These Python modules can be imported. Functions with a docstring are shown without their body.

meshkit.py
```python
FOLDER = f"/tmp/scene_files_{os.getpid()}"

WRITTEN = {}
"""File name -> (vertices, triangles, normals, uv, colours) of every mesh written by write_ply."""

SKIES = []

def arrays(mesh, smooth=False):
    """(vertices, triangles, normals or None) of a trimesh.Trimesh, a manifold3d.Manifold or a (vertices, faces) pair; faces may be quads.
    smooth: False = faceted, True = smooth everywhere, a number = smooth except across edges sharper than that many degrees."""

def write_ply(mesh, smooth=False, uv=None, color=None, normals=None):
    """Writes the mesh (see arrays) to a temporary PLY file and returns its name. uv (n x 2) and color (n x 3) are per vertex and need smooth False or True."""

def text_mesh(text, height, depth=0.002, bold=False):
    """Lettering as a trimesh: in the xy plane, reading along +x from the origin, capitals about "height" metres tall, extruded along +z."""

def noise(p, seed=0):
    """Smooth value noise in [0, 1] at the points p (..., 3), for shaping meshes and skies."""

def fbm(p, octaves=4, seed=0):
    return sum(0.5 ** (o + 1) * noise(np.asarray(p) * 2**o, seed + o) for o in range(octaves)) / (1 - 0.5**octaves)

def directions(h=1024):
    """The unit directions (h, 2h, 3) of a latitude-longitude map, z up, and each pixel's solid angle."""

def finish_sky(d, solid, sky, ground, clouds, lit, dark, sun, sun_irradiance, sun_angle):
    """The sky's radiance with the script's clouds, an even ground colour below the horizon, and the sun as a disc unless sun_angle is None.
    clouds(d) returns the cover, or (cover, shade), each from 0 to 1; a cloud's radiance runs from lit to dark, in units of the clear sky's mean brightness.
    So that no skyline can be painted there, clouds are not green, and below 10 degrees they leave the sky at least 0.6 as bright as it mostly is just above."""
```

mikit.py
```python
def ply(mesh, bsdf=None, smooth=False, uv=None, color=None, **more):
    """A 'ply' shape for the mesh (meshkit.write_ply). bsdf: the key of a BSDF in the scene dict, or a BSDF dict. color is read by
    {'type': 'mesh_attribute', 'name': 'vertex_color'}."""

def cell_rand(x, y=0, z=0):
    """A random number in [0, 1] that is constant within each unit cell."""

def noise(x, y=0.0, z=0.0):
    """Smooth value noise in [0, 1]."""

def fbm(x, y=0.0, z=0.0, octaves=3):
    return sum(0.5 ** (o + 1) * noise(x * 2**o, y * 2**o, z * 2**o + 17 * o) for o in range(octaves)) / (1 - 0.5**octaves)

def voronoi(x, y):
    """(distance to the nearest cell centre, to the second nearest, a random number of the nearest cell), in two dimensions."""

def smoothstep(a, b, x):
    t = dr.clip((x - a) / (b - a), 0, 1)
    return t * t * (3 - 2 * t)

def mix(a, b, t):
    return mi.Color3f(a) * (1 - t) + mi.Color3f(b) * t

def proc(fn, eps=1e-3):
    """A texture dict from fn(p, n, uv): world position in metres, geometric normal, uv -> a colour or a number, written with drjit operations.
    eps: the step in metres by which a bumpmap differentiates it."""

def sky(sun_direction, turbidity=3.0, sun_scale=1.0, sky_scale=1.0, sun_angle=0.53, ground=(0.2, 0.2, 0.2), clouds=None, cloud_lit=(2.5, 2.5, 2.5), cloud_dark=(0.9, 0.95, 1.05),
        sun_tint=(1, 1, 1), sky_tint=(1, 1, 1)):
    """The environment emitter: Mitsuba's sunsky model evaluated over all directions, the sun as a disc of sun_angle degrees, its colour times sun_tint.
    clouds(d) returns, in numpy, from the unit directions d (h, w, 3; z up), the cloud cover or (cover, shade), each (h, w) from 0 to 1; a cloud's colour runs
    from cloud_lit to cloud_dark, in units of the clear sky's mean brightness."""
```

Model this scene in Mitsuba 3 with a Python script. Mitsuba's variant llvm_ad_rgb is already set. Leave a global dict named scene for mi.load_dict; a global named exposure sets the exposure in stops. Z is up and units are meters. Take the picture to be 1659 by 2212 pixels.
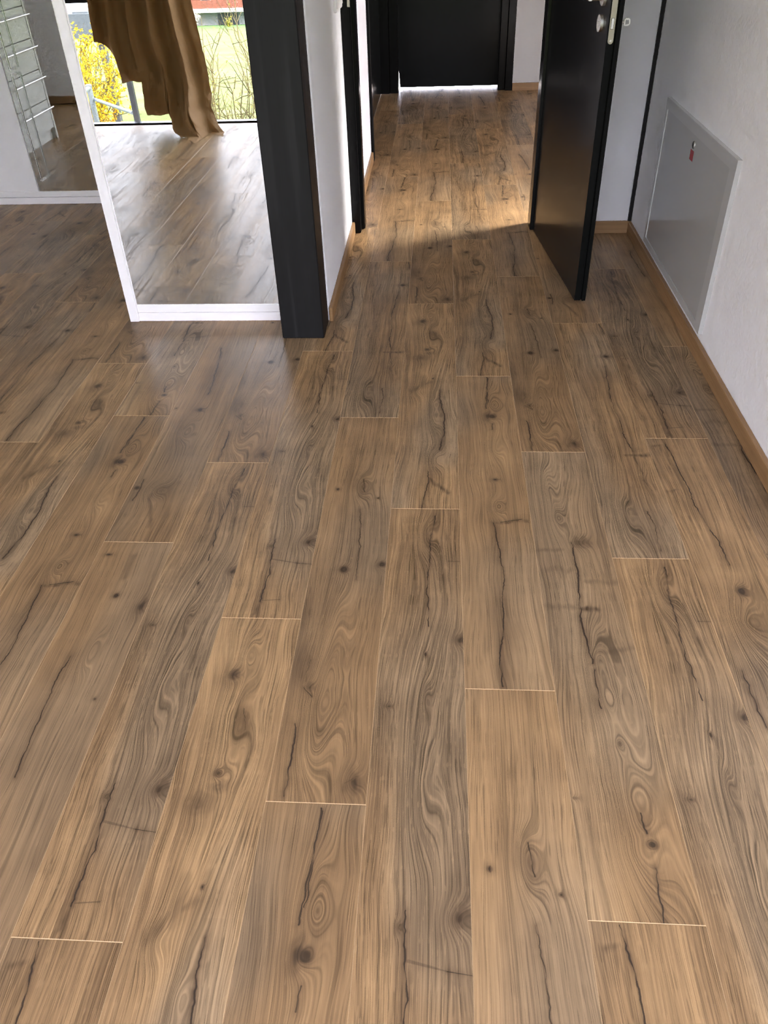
import math, random
import numpy as np
import trimesh, manifold3d
import drjit as dr
import mitsuba as mi
import mikit, meshkit
from mikit import noise, fbm, voronoi, cell_rand, smoothstep, mix, proc, ply

T = mi.ScalarTransform4f
scene, labels = {}, {}
rng = np.random.default_rng(7)

# ---------------------------------------------------------------- camera, sky, exposure
EYE = (0.0, 0.0, 1.3336)
scene['camera'] = {'type': 'perspective', 'fov': 52.1666, 'fov_axis': 'x', 'near_clip': 0.02, 'far_clip': 2000.0,
                   'to_world': T().look_at(origin=EYE, target=(EYE[0] + -0.065349, EYE[1] + 0.783629, EYE[2] + (-0.617782)), up=(-0.011017, 0.618501, 0.785707))}
exposure = 5.76
SUN = np.array([0.78, 0.41, 0.60]); SUN = SUN / np.linalg.norm(SUN)

def overcast(d):
    n = meshkit.fbm(d * np.array([3.0, 3.0, 6.0]), 4, 3)
    glow = np.clip(d @ SUN, 0, 1) ** 36
    return np.full(d.shape[:2], 0.97), np.clip(1.0 - 0.985 * glow + 0.004 * (n - 0.5), 0, 1)

scene['sky'] = mikit.sky(SUN, turbidity=4.0, sun_scale=0.0, sky_scale=1.0, ground=(0.19, 0.18, 0.15), clouds=overcast,
                         cloud_lit=(52.0, 50.5, 48.0), cloud_dark=(1.43, 1.43, 1.70))

# ---- oak laminate decor: nine printed boards, each a list of knots/eyes (u,v,su,sv,bump,dark) and cracks (u0,v0,u1,v1,width,dark); u across 0..1, v along 0..7.26 (plank widths)
FEAT = {
 'A': ([(0.9, 1.46, 0.14, 0.14, 0.12, 0.6), (0.364, 1.37, 0.04, 0.08, 0.05, 0.35), (0.151, 3.719, 0.07, 0.05, 0.03, 0.5), (0.564, 3.845, 0.06, 0.25, 0.08, 0.25), (0.544, 2.694, 0.16, 0.7, 0.16, 0), (0.951, 4.707, 0.09, 0.12, 0.1, 0.5), (0.532, 6.652, 0.14, 0.45, 0.2, 0.05), (0.549, 4.481, 0.03, 0.06, 0.02, 0.5)],
       [(0.416, 0.067, 0.424, 0.372, 0.05, 0.45), (0.424, 0.372, 0.449, 0.991, 0.05, 0.45), (0.422, 0.288, 0.442, 0.853, 0.018, 0.9), (0.442, 0.853, 0.423, 1.52, 0.018, 0.9), (0.461, 1.103, 0.788, 1.036, 0.03, 0.35), (0.788, 1.036, 0.998, 1.013, 0.025, 0.85), (0.453, 0.314, 0.664, 0.336, 0.015, 0.4), (0.617, 7.092, 0.574, 6.072, 0.018, 0.85), (0.574, 6.072, 0.558, 5.362, 0.018, 0.85), (0.558, 5.362, 0.563, 4.933, 0.018, 0.85), (0.827, 6.125, 0.973, 6.125, 0.02, 0.3)]),
 'B': ([(0.84, 0.255, 0.13, 0.16, 0.12, 0.55), (0.372, 1.009, 0.22, 0.95, 0.42, 0.12), (0.25, 1.431, 0.06, 0.1, 0.15, 0.55), (0.104, 1.71, 0.12, 0.35, 0.05, 0.35), (0.45, 2.16, 0.15, 0.9, 0.2, 0), (0.444, 3.412, 0.06, 0.07, 0.12, 0.65), (0.944, 3.506, 0.09, 0.08, 0.1, 0.55), (0.528, 5.269, 0.12, 0.3, 0.25, 0.35), (0.177, 5.194, 0.03, 0.035, 0.02, 0.75), (0.799, 4.984, 0.04, 0.03, 0.02, 0.6)],
       [(0.767, 0.231, 0.9, 0.32, 0.02, 0.7), (0.169, 0.935, 0.196, 0.586, 0.02, 0.9), (0.196, 0.586, 0.192, 0.386, 0.02, 0.9), (0.192, 0.386, 0.19, 0.064, 0.02, 0.9), (0.202, 1.429, 0.303, 1.302, 0.016, 0.8), (0.206, 1.84, 0.19, 1.515, 0.015, 0.7), (0.539, 4.712, 0.623, 3.714, 0.012, 0.75), (0.623, 3.714, 0.639, 3.22, 0.012, 0.75), (0.548, 5.461, 0.601, 5.142, 0.015, 0.8)]),
 'C': ([(0.603, 6.249, 0.16, 0.5, 0.3, 0.12), (0.583, 5.833, 0.1, 0.1, 0.1, 0.5), (0.581, 4.895, 0.13, 0.5, 0.18, 0.05), (0.535, 4.007, 0.07, 0.06, 0.1, 0.5), (0.54, 3.321, 0.1, 0.22, 0.2, 0.05), (0.42, 0.264, 0.07, 0.3, 0.03, 0.4), (0.513, 5.849, 0.08, 0.2, 0.08, 0.5)],
       [(0.565, 7.179, 0.523, 6.249, 0.016, 0.8), (0.572, 5.61, 0.563, 5.422, 0.02, 0.7), (0.54, 2.969, 0.961, 3.04, 0.05, 0.55), (0.593, 2.98, 0.89, 3.049, 0.02, 0.8), (0.481, 2.968, 0.501, 2.855, 0.017, 0.9), (0.501, 2.855, 0.55, 1.858, 0.017, 0.9), (0.55, 1.858, 0.509, 1.195, 0.017, 0.9), (0.509, 1.195, 0.438, 0.565, 0.017, 0.9), (0.438, 0.565, 0.407, 0.043, 0.017, 0.9), (0.556, 7.207, 0.549, 6.866, 0.02, 0.85), (0.549, 6.866, 0.501, 6.359, 0.02, 0.85), (0.501, 6.359, 0.509, 6.097, 0.02, 0.85)]),
 'D': ([(0.345, 6.353, 0.085, 0.1, 0.14, 0.75), (0.458, 6.716, 0.1, 0.3, 0.14, 0), (0.46, 5.76, 0.2, 0.8, 0.25, 0.04), (0.449, 5.063, 0.06, 0.07, 0.1, 0.75), (0.483, 4.915, 0.12, 0.08, 0.03, 0.35), (0.346, 4.7, 0.17, 0.15, 0.05, 0.4), (0.578, 3.898, 0.025, 0.03, 0.03, 0.6), (0.284, 3.408, 0.13, 0.2, 0.14, 0.1), (0.593, 2.694, 0.13, 0.7, 0.2, 0), (0.649, 1.26, 0.14, 0.3, 0.16, 0.05), (0.406, 3.77, 0.09, 0.25, 0.06, 0.35)],
       [(0.537, 5.887, 0.61, 5.602, 0.016, 0.7), (0.494, 3.745, 0.224, 3.459, 0.09, 0.4), (0.719, 3.464, 0.759, 2.695, 0.018, 0.9), (0.759, 2.695, 0.759, 2.032, 0.018, 0.9), (0.759, 2.032, 0.714, 1.536, 0.018, 0.9), (0.544, 0.943, 0.534, 0.651, 0.015, 0.85), (0.534, 0.651, 0.462, 0.021, 0.015, 0.85), (0.547, 0.723, 0.84, 0.375, 0.04, 0.6)]),
 'E': ([(0.698, 0.718, 0.05, 0.05, 0.08, 0.65), (0.568, 1.017, 0.26, 1.1, 0.45, 0.06), (0.044, 1.173, 0.05, 0.03, 0.03, 0.5), (0.591, 1.824, 0.035, 0.05, 0.05, 0.75), (0.513, 2.708, 0.2, 0.9, 0.35, 0.04), (0.626, 5.048, 0.17, 0.14, 0.1, 0.45), (0.317, 6.331, 0.1, 0.5, 0.2, 0.03), (0.35, 5.537, 0.12, 0.4, 0.22, 0.06)],
       [(0.697, 0.492, 0.67, 0.159, 0.02, 0.9), (0.67, 0.159, 0.641, 0.004, 0.02, 0.9), (0.659, 1.035, 0.675, 0.831, 0.02, 0.85), (0.482, 2.808, 0.472, 2.568, 0.017, 0.9), (0.472, 2.568, 0.446, 2.269, 0.017, 0.9), (0.514, 5.046, 0.505, 4.468, 0.024, 0.95), (0.505, 4.468, 0.442, 3.822, 0.024, 0.95), (0.442, 3.822, 0.45, 3.319, 0.024, 0.95), (0.45, 3.319, 0.46, 2.903, 0.024, 0.95), (0.436, 3.781, 0.629, 3.786, 0.05, 0.7), (0.026, 3.811, 0.416, 3.797, 0.06, 0.3), (0.517, 4.249, 0.946, 4.26, 0.06, 0.3), (0.047, 4.872, 0.365, 4.898, 0.05, 0.3), (0.095, 4.494, 0.468, 4.503, 0.05, 0.28), (0.589, 3.061, 0.966, 3.151, 0.05, 0.32)]),
 'F': ([(0.094, 1.272, 0.06, 0.06, 0.08, 0.75), (0.403, 1.206, 0.17, 0.22, 0.22, 0.08), (0.481, 3.597, 0.09, 0.09, 0.1, 0.6), (0.41, 2.913, 0.14, 0.4, 0.22, 0.1), (0.052, 3.642, 0.03, 0.03, 0.03, 0.5)],
       [(0.114, 1.49, 0.128, 0.957, 0.02, 0.7), (0.341, 1.099, 0.473, 0.726, 0.04, 0.4), (0.473, 0.726, 0.527, 0.339, 0.04, 0.4), (0.344, 5.983, 0.498, 4.705, 0.02, 0.85), (0.498, 4.705, 0.502, 4.134, 0.02, 0.85)]),
 'G': ([(0.84, 5.781, 0.08, 0.08, 0.1, 0.6), (0.78, 1.754, 0.08, 0.3, 0.1, 0.2), (0.323, 1.058, 0.2, 0.9, 0.2, 0)],
       [(0.769, 5.391, 0.696, 4.054, 0.02, 0.9), (0.696, 4.054, 0.68, 3.034, 0.02, 0.9), (0.68, 3.034, 0.723, 2.548, 0.02, 0.9), (0.616, 2.43, 0.966, 2.473, 0.05, 0.5), (0.737, 2.393, 0.832, 1.51, 0.03, 0.4), (0.652, 1.011, 0.69, 0.637, 0.016, 0.8), (0.69, 0.637, 0.657, 0.158, 0.016, 0.8), (0.917, 7.188, 0.957, 6.738, 0.02, 0.7)]),
 'H': ([(0.502, 3.751, 0.08, 0.12, 0.12, 0.6), (0.396, 3.18, 0.2, 0.5, 0.3, 0.08)],
       [(0.274, 7.235, 0.334, 6.914, 0.018, 0.92), (0.334, 6.914, 0.325, 6.406, 0.018, 0.92), (0.325, 6.406, 0.369, 5.873, 0.018, 0.92), (0.369, 5.873, 0.384, 5.376, 0.018, 0.92), (0.384, 5.376, 0.472, 4.696, 0.018, 0.92), (0.472, 4.696, 0.476, 4.228, 0.018, 0.92), (0.147, 7.045, 0.276, 7.073, 0.05, 0.5), (0.053, 5.834, 0.202, 5.87, 0.04, 0.35), (0.121, 2.439, 0.133, 1.992, 0.017, 0.9), (0.133, 1.992, 0.139, 1.666, 0.017, 0.9)]),
 'N': ([(0.163, 6.988, 0.05, 0.03, 0.04, 0.6), (0.531, 6.197, 0.04, 0.05, 0.04, 0.6), (0.934, 6.006, 0.08, 0.15, 0.08, 0.5), (0.844, 4.539, 0.03, 0.03, 0.03, 0.5), (0.532, 5.239, 0.1, 0.35, 0.2, 0.06)],
       [(0.522, 6.967, 0.527, 6.53, 0.06, 0.35), (0.342, 5.153, 0.295, 4.896, 0.015, 0.9), (0.295, 4.896, 0.3, 4.579, 0.015, 0.9), (0.3, 4.579, 0.318, 4.036, 0.015, 0.9), (0.318, 4.036, 0.359, 3.522, 0.015, 0.9)]),
}

DESIGN_NAMES = sorted(FEAT)
PL = 7.26
NB = 16
def _bins():
    bb, ss = {}, {}
    for di, n in enumerate(DESIGN_NAMES):
        blobs, segs = FEAT[n]
        for k in range(NB):
            lo, hi = k * PL / NB, (k + 1) * PL / NB
            bb[di, k] = [b for b in blobs if b[1] + 2.6 * max(b[3], .05) > lo and b[1] - 2.6 * max(b[3], .05) < hi]
            ss[di, k] = [s for s in segs if max(s[1], s[3]) + 2 * s[4] + .06 > lo and min(s[1], s[3]) - 2 * s[4] - .06 < hi]
    mb, ms = max(map(len, bb.values())), max(map(len, ss.values()))
    nd = len(DESIGN_NAMES)
    B = np.zeros((nd, NB, mb, 6)); B[..., 0] = 50; B[..., 2:4] = 1
    S = np.zeros((nd, NB, ms, 6)); S[..., 0] = 50; S[..., 2] = 50; S[..., 3] = 1; S[..., 4] = .01
    for (d, k), L in bb.items():
        for i, t in enumerate(L): B[d, k, i] = t
    for (d, k), L in ss.items():
        for i, t in enumerate(L): S[d, k, i] = t
    return B, S
_B, _S = _bins()
MB, MS = _B.shape[2], _S.shape[2]
_BT = [mi.Float(np.ascontiguousarray(_B[..., c].ravel(), dtype=np.float32)) for c in range(6)]
_ST = [mi.Float(np.ascontiguousarray(_S[..., c].ravel(), dtype=np.float32)) for c in range(6)]

def oak(uv, plank_design, plank_tone):
    """Colour of the laminate at uv: uv.x = u + 4 * plank number + 1, uv.y = v."""
    pid = dr.floor(uv.x * 0.25)
    u = uv.x - 4.0 * pid - 1.0
    v = uv.y
    idx = mi.UInt32(dr.clip(pid, 0, len(plank_design) - 1))
    des = dr.gather(mi.Float, plank_design, idx)
    tone = dr.gather(mi.Float, plank_tone, idx)
    k = dr.clip(dr.floor(v * (NB / PL)), 0, NB - 1)
    base = mi.UInt32(des * NB + k)
    dz = des * 7.31
    # slow wander of the grain and of everything that lies in it
    wob = (noise(u * 1.6, v * 0.55, dz) - 0.5) * 0.26 + (noise(u * 4.0, v * 1.7, dz + 3.3) - 0.5) * 0.07
    jit = (noise(u * 16.0, v * 7.0, dz + 1.7) - 0.5)
    jit2 = (noise(u * 5.0, v * 5.0, dz + 5.1) - 0.5)
    h = u + wob
    dark = mi.Float(0)
    crack = mi.Float(0)
    eye = mi.Float(0)
    knot = mi.Float(0)
    for i in range(MB):
        j = base * MB + i
        bu, bv, su, sv, amp, dk = [dr.gather(mi.Float, t, j) for t in _BT]
        x = (u - bu) / su
        y = (v - bv) / sv
        d2 = x * x + y * y
        e = dr.exp(-d2)
        h += amp * e * (1 + 0.25 * jit2)
        eye = dr.maximum(eye, dr.exp(-0.45 * d2) * dr.minimum(amp * 6, 1))
        dd = dr.sqrt(d2) + (jit * 0.9 + jit2 * 0.7) * 0.75
        ringy = 0.80 + 0.20 * dr.sin(dd * 9.0)
        dark = dr.maximum(dark, dk * (0.62 * dr.exp(-0.42 * dd * dd) + 0.75 * (1 - smoothstep(0.35, 1.15, dd)) * ringy))
        knot = dr.maximum(knot, dr.select(dk > 0.45, 1 - smoothstep(0.05, 0.55, dd + jit * 0.5), 0))
    cj = (noise(v * 2.3, dz, 7.0) - 0.5) * 0.055 + (noise(v * 8.5, dz, 9.0) - 0.5) * 0.026 + (noise(v * 26.0, dz, 4.0) - 0.5) * 0.012
    cw = noise(v * 7.0, dz, 2.0)
    for i in range(MS):
        j = base * MS + i
        u0, v0, u1, v1, w0, dk = [dr.gather(mi.Float, t, j) for t in _ST]
        ex, ey = u1 - u0, v1 - v0
        narrow = w0 < 0.034
        uu = u + cj
        vv = v + dr.select(narrow, 0, jit2 * 0.09 + jit * 0.05)
        t = dr.clip(((uu - u0) * ex + (vv - v0) * ey) / dr.maximum(ex * ex + ey * ey, 1e-6), 0, 1)
        px, py = uu - u0 - t * ex, vv - v0 - t * ey
        d = dr.sqrt(px * px + py * py)
        w = dr.select(narrow, w0 * (0.14 + 0.62 * smoothstep(0.1, 0.75, cw)), w0)
        thin = dk * (1 - smoothstep(0.35 * w, 0.75 * w + 0.002, d)) * (0.55 + 0.45 * smoothstep(0.05, 0.35, cw))
        soft = dk * (0.42 * dr.exp(-d / 0.030) + 0.24 * dr.exp(-d / 0.12))
        crack = dr.maximum(crack, dr.select(narrow, thin, 0))
        dark = dr.maximum(dark, dr.select(narrow, soft * (0.5 + 0.9 * noise(u * 24.0, v * 3.0, dz)), dk * dr.exp(-dr.square(d / w0) * 1.2) * (0.45 + 1.0 * noise(u * 26.0, v * 6.0, dz))))
    # grain lines follow the contours of h
    g1 = noise(h * 9.0, v * 0.22, dz + 11)
    g2 = noise(h * 27.0, v * 0.35, dz + 23)
    g3 = noise(h * 64.0, v * 0.7, dz + 37)
    line = smoothstep(0.60, 0.80, g2) * (0.4 + 0.6 * smoothstep(0.3, 0.7, g1))
    ring = smoothstep(0.10, 0.95, 0.5 + 0.5 * dr.sin(6.2832 * (h * 31.0 + 2.2 * g1)))
    fib = noise(h * 150.0, v * 2.4, dz + 41)
    fine = noise(u * 260.0 + h * 40.0, v * 5.0, dz + 47)
    hair = smoothstep(0.52, 0.86, noise(h * 128.0, v * 1.6, dz + 51)) * (0.45 + 0.55 * smoothstep(0.30, 0.60, noise(u * 4.0, v * 0.9, dz + 53)))
    silk = smoothstep(0.60, 0.90, noise(h * 118.0 + 9.0, v * 2.0, dz + 55))
    pore = smoothstep(0.58, 0.80, noise(h * 150.0, v * 5.0, dz + 57)) * smoothstep(0.25, 0.65, noise(u * 5.0, v * 1.2, dz + 61))
    zone = fbm(u * 1.9 + 0.3 * wob, v * 0.42, dz + 71, 2)
    patch = noise(u * 3.0, v * 2.2, dz + 83)
    cloud = noise(u * 7.0, v * 4.5, dz + 87)
    fleck = smoothstep(0.78, 0.92, noise(u * 95.0, v * 11.0, dz + 91))
    t = 0.50 + 0.62 * (zone - 0.5) + 0.26 * (patch - 0.5) + 0.14 * (cloud - 0.5) + 0.40 * (g1 - 0.5) + 0.34 * (g3 - 0.5) + 0.30 * (fib - 0.5) + 0.24 * (fine - 0.5) + tone
    t = dr.clip(t, 0, 1)
    gold, mid, umber = mi.Color3f(0.455, 0.286, 0.139), mi.Color3f(0.300, 0.184, 0.091), mi.Color3f(0.146, 0.088, 0.046)
    c = dr.select(t > 0.5, mix(mid, gold, (t - 0.5) * 2), mix(umber, mid, t * 2))
    grey = smoothstep(0.45, 0.80, noise(u * 1.3, v * 0.5, dz + 97))
    lum = mi.luminance(c)
    c = mix(c, mi.Color3f(lum * 1.15, lum * 0.97, lum * 0.70), 0.34 * grey)
    c = c * (1 - 0.30 * line) * (1 - 0.30 * pore) * (1 - 0.24 * eye * ring) * (1 - 0.37 * hair) * (1 + 0.16 * silk)
    c = mix(c, mi.Color3f(0.52, 0.345, 0.18), 0.16 * fleck)
    c = mix(c, mi.Color3f(0.070, 0.042, 0.025), dr.clip(dark * 1.2, 0, 0.9) * (0.95 + 0.6 * (g3 - 0.5)))
    c = mix(c, mi.Color3f(0.038, 0.026, 0.019), dr.clip(dr.maximum(crack, 0.68 * knot), 0, 0.93))
    # pale worn bevel along the four edges
    es, ee = dr.minimum(u, 1 - u), dr.minimum(v, PL - v)
    bev = dr.maximum(0.42 * (1 - smoothstep(0.0030, 0.0062, es)), 0.80 * (1 - smoothstep(0.0038, 0.0068, ee)))
    c = mix(c, mi.Color3f(0.54, 0.37, 0.20), bev)
    rough = 0.34 + 0.14 * dr.clip(line * 0.7 + 0.55 * pore + eye * ring + 0.8 * crack + 0.5 * dark, 0, 1) + 0.10 * (g3 - 0.5)
    return c, dr.clip(rough, 0.16, 0.75)

# ---------------------------------------------------------------- materials
def pr(base, rough, **k):
    b = {'type': 'rgb', 'value': list(base)} if isinstance(base, (tuple, list)) else base
    return {'type': 'twosided', 'b': {'type': 'principled', 'base_color': b, 'roughness': rough, **k}}

def bumped(b, fn, eps):
    inner = b['b']
    return {'type': 'twosided', 'b': {'type': 'bumpmap', 'arbitrary': proc(fn, eps), 'scale': 3.0, 'bsdf': inner}}

def plaster_h(p, n, uv):
    a = fbm(p.x * 110.0, p.y * 110.0, p.z * 110.0, 3)
    b = noise(p.x * 260.0, p.y * 260.0, p.z * 260.0)
    return 0.0042 * smoothstep(0.30, 0.75, a) + 0.0010 * b

def paint_h(p, n, uv):
    return 0.0010 * fbm(p.x * 150.0, p.y * 150.0, p.z * 150.0, 2)

def timber_c(p, n, uv):
    w = 0.03 * (fbm(p.x * 6, p.y * 6, p.z * 1.2, 2) - 0.5)
    g = noise((p.x + w) * 70.0, (p.y + w) * 70.0, p.z * 1.5)
    f = noise(p.x * 420.0, p.y * 420.0, p.z * 12.0)
    s = smoothstep(0.60, 0.85, g)
    return mi.Color3f(0.0072, 0.0071, 0.0074) * (0.70 + 0.5 * g + 0.3 * f) + mi.Color3f(0.0042) * s

def skirting_c(p, n, uv):
    t = (p.x + p.y) * 1.0
    f = noise(t * 9.0, p.z * 420.0, 3.0)
    g = noise(t * 2.2, p.z * 90.0, 9.0)
    s = noise(t * 45.0, p.z * 900.0, 1.0)
    return mix(mi.Color3f(0.22, 0.120, 0.050), mi.Color3f(0.34, 0.200, 0.093), dr.clip(0.25 + 0.5 * g + 0.35 * (f - 0.5) + 0.25 * (s - 0.5), 0, 1))

def lawn_c(p, n, uv):
    d = dr.sqrt(p.x * p.x + p.y * p.y)
    a = fbm(p.x * 0.9, p.y * 0.9, 0.0, 3)
    b = fbm(p.x * 5.0, p.y * 5.0, 2.0, 2)
    far = smoothstep(85.0, 118.0, d + 12.0 * (a - 0.5)) * (1 - 0.75 * smoothstep(150.0, 175.0, d))
    near = mix(mi.Color3f(0.056, 0.073, 0.024), mi.Color3f(0.086, 0.098, 0.040), dr.clip(1.6 * a - 0.4 + 0.9 * (b - 0.5), 0, 1))
    return mix(near, mi.Color3f(0.036, 0.080, 0.020), far)

def cloth_c(p, n, uv):
    w = noise(p.x * 900.0, p.z * 900.0, p.y * 900.0)
    a = fbm(p.x * 8.0, p.y * 8.0, p.z * 5.0, 3)
    return mi.Color3f(0.300, 0.178, 0.082) * (0.80 + 0.25 * a + 0.16 * w)

def floor_c(p, n, uv):
    return oak(uv, PLANK_DESIGN, PLANK_TONE)[0]

def floor_r(p, n, uv):
    return oak(uv, PLANK_DESIGN, PLANK_TONE)[1]

BS = {
 'm_plaster': bumped(pr((0.80, 0.79, 0.79), 0.75, specular=0.3), plaster_h, 6e-4),
 'm_white_wall': bumped(pr((0.78, 0.775, 0.795), 0.7, specular=0.3), paint_h, 6e-4),
 'm_plaster_plain': pr((0.80, 0.79, 0.79), 0.75, specular=0.3),
 'm_ceiling': pr((0.82, 0.82, 0.82), 0.8, specular=0.2),
 'm_lacquer': pr((0.87, 0.86, 0.86), 0.28, specular=0.5),
 'm_cabinet': pr((0.62, 0.62, 0.58), 0.35, specular=0.5),
 'm_panel_grey': pr((0.43, 0.43, 0.415), 0.07, specular=0.5),
 'm_panel_frame': pr((0.47, 0.47, 0.455), 0.2, specular=0.5),
 'm_black': pr((0.0028, 0.0028, 0.0030), 0.20, specular=0.12),
 'm_black_leaf': pr((0.0055, 0.0062, 0.0062), 0.17, specular=0.10),
 'm_black_matt': pr((0.006, 0.006, 0.006), 0.6, specular=0.3),
 'm_timber': pr(proc(timber_c), 0.5, specular=0.2),
 'm_skirting': pr(proc(skirting_c), 0.42, specular=0.4),
 'm_mirror': {'type': 'conductor', 'material': 'none', 'specular_reflectance': {'type': 'rgb', 'value': [0.855, 0.900, 0.875]}},
 'm_chrome': {'type': 'roughconductor', 'material': 'none', 'alpha': 0.08, 'specular_reflectance': {'type': 'rgb', 'value': [0.80, 0.80, 0.80]}},
 'm_steel': {'type': 'twosided', 'b': {'type': 'roughconductor', 'material': 'none', 'alpha': 0.30, 'specular_reflectance': {'type': 'rgb', 'value': [0.72, 0.71, 0.68]}}},
 'm_nickel': {'type': 'twosided', 'b': {'type': 'principled', 'base_color': {'type': 'rgb', 'value': [0.46, 0.43, 0.35]}, 'metallic': 0.75, 'roughness': 0.42}},
 'm_white_plastic': pr((0.82, 0.81, 0.80), 0.35, specular=0.5),
 'm_sticker': pr((0.33, 0.035, 0.040), 0.4),
 'm_cloth': pr(proc(cloth_c), 0.8, specular=0.2, sheen=0.3),
 'm_glass': {'type': 'thindielectric', 'int_ior': 1.5},
 'm_lawn': pr(proc(lawn_c), 0.9, specular=0.1),
 'm_concrete': pr((0.52, 0.52, 0.50), 0.8, specular=0.2),
 'm_subfloor': pr((0.10, 0.075, 0.05), 0.8, specular=0.1),
 'm_galvanised': pr((0.16, 0.18, 0.19), 0.4, metallic=0.35),
 'm_column': pr((0.018, 0.019, 0.021), 0.5),
 'm_fascia': pr((0.035, 0.041, 0.048), 0.6),
 'm_roof_sheet': pr((0.11, 0.115, 0.11), 0.5),
 'm_red_board': pr((0.11, 0.028, 0.013), 0.7),
 'm_house_wall': pr((0.22, 0.22, 0.21), 0.8),
 'm_house_dark': pr((0.022, 0.024, 0.028), 0.4),
 'm_tile_roof': pr((0.25, 0.12, 0.08), 0.8),
 'm_bark': pr((0.036, 0.028, 0.014), 0.9, specular=0.1),
 'm_bark_pale': pr((0.075, 0.062, 0.030), 0.9, specular=0.1),
 'm_yellow': pr((0.40, 0.27, 0.006), 0.7, specular=0.1),
 'm_yellow_deep': pr((0.34, 0.17, 0.006), 0.7, specular=0.1),
 'm_bud': pr((0.16, 0.15, 0.02), 0.7, specular=0.1),
 'm_blossom': pr((0.26, 0.25, 0.22), 0.8, specular=0.1),
 'm_hill': pr((0.14, 0.22, 0.07), 0.9, specular=0.1),
 'm_floor': pr(proc(floor_c), proc(floor_r), specular=0.24),
}
for k_, v_ in BS.items():
    scene[k_] = v_

# ---------------------------------------------------------------- helpers
def key_for(name):
    if name not in scene and not any(k.startswith(name + '__') for k in scene) and name not in labels: return name
    n = 1
    while f'{name}_{n:03d}' in scene or f'{name}_{n:03d}' in labels or any(k.startswith(f'{name}_{n:03d}__') for k in scene): n += 1
    return f'{name}_{n:03d}'

def tag(key, label=None, cat=None, group=None, kind=None):
    d = labels.setdefault(key, {})
    for a, b in (('label', label), ('category', cat), ('group', group), ('kind', kind)):
        if b: d[a] = b
    return key

def thing(name, label, cat, group=None):
    return tag(key_for(name), label, cat, group)

def obj(name, mesh, mat, parent=None, smooth=False, label=None, cat=None, kind=None, group=None, **more):
    key = key_for(name if parent is None else parent + '__' + name)
    scene[key] = ply(mesh, mat, smooth, **more)
    if label or cat or kind: tag(key, label, cat, group, kind)
    return key

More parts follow.
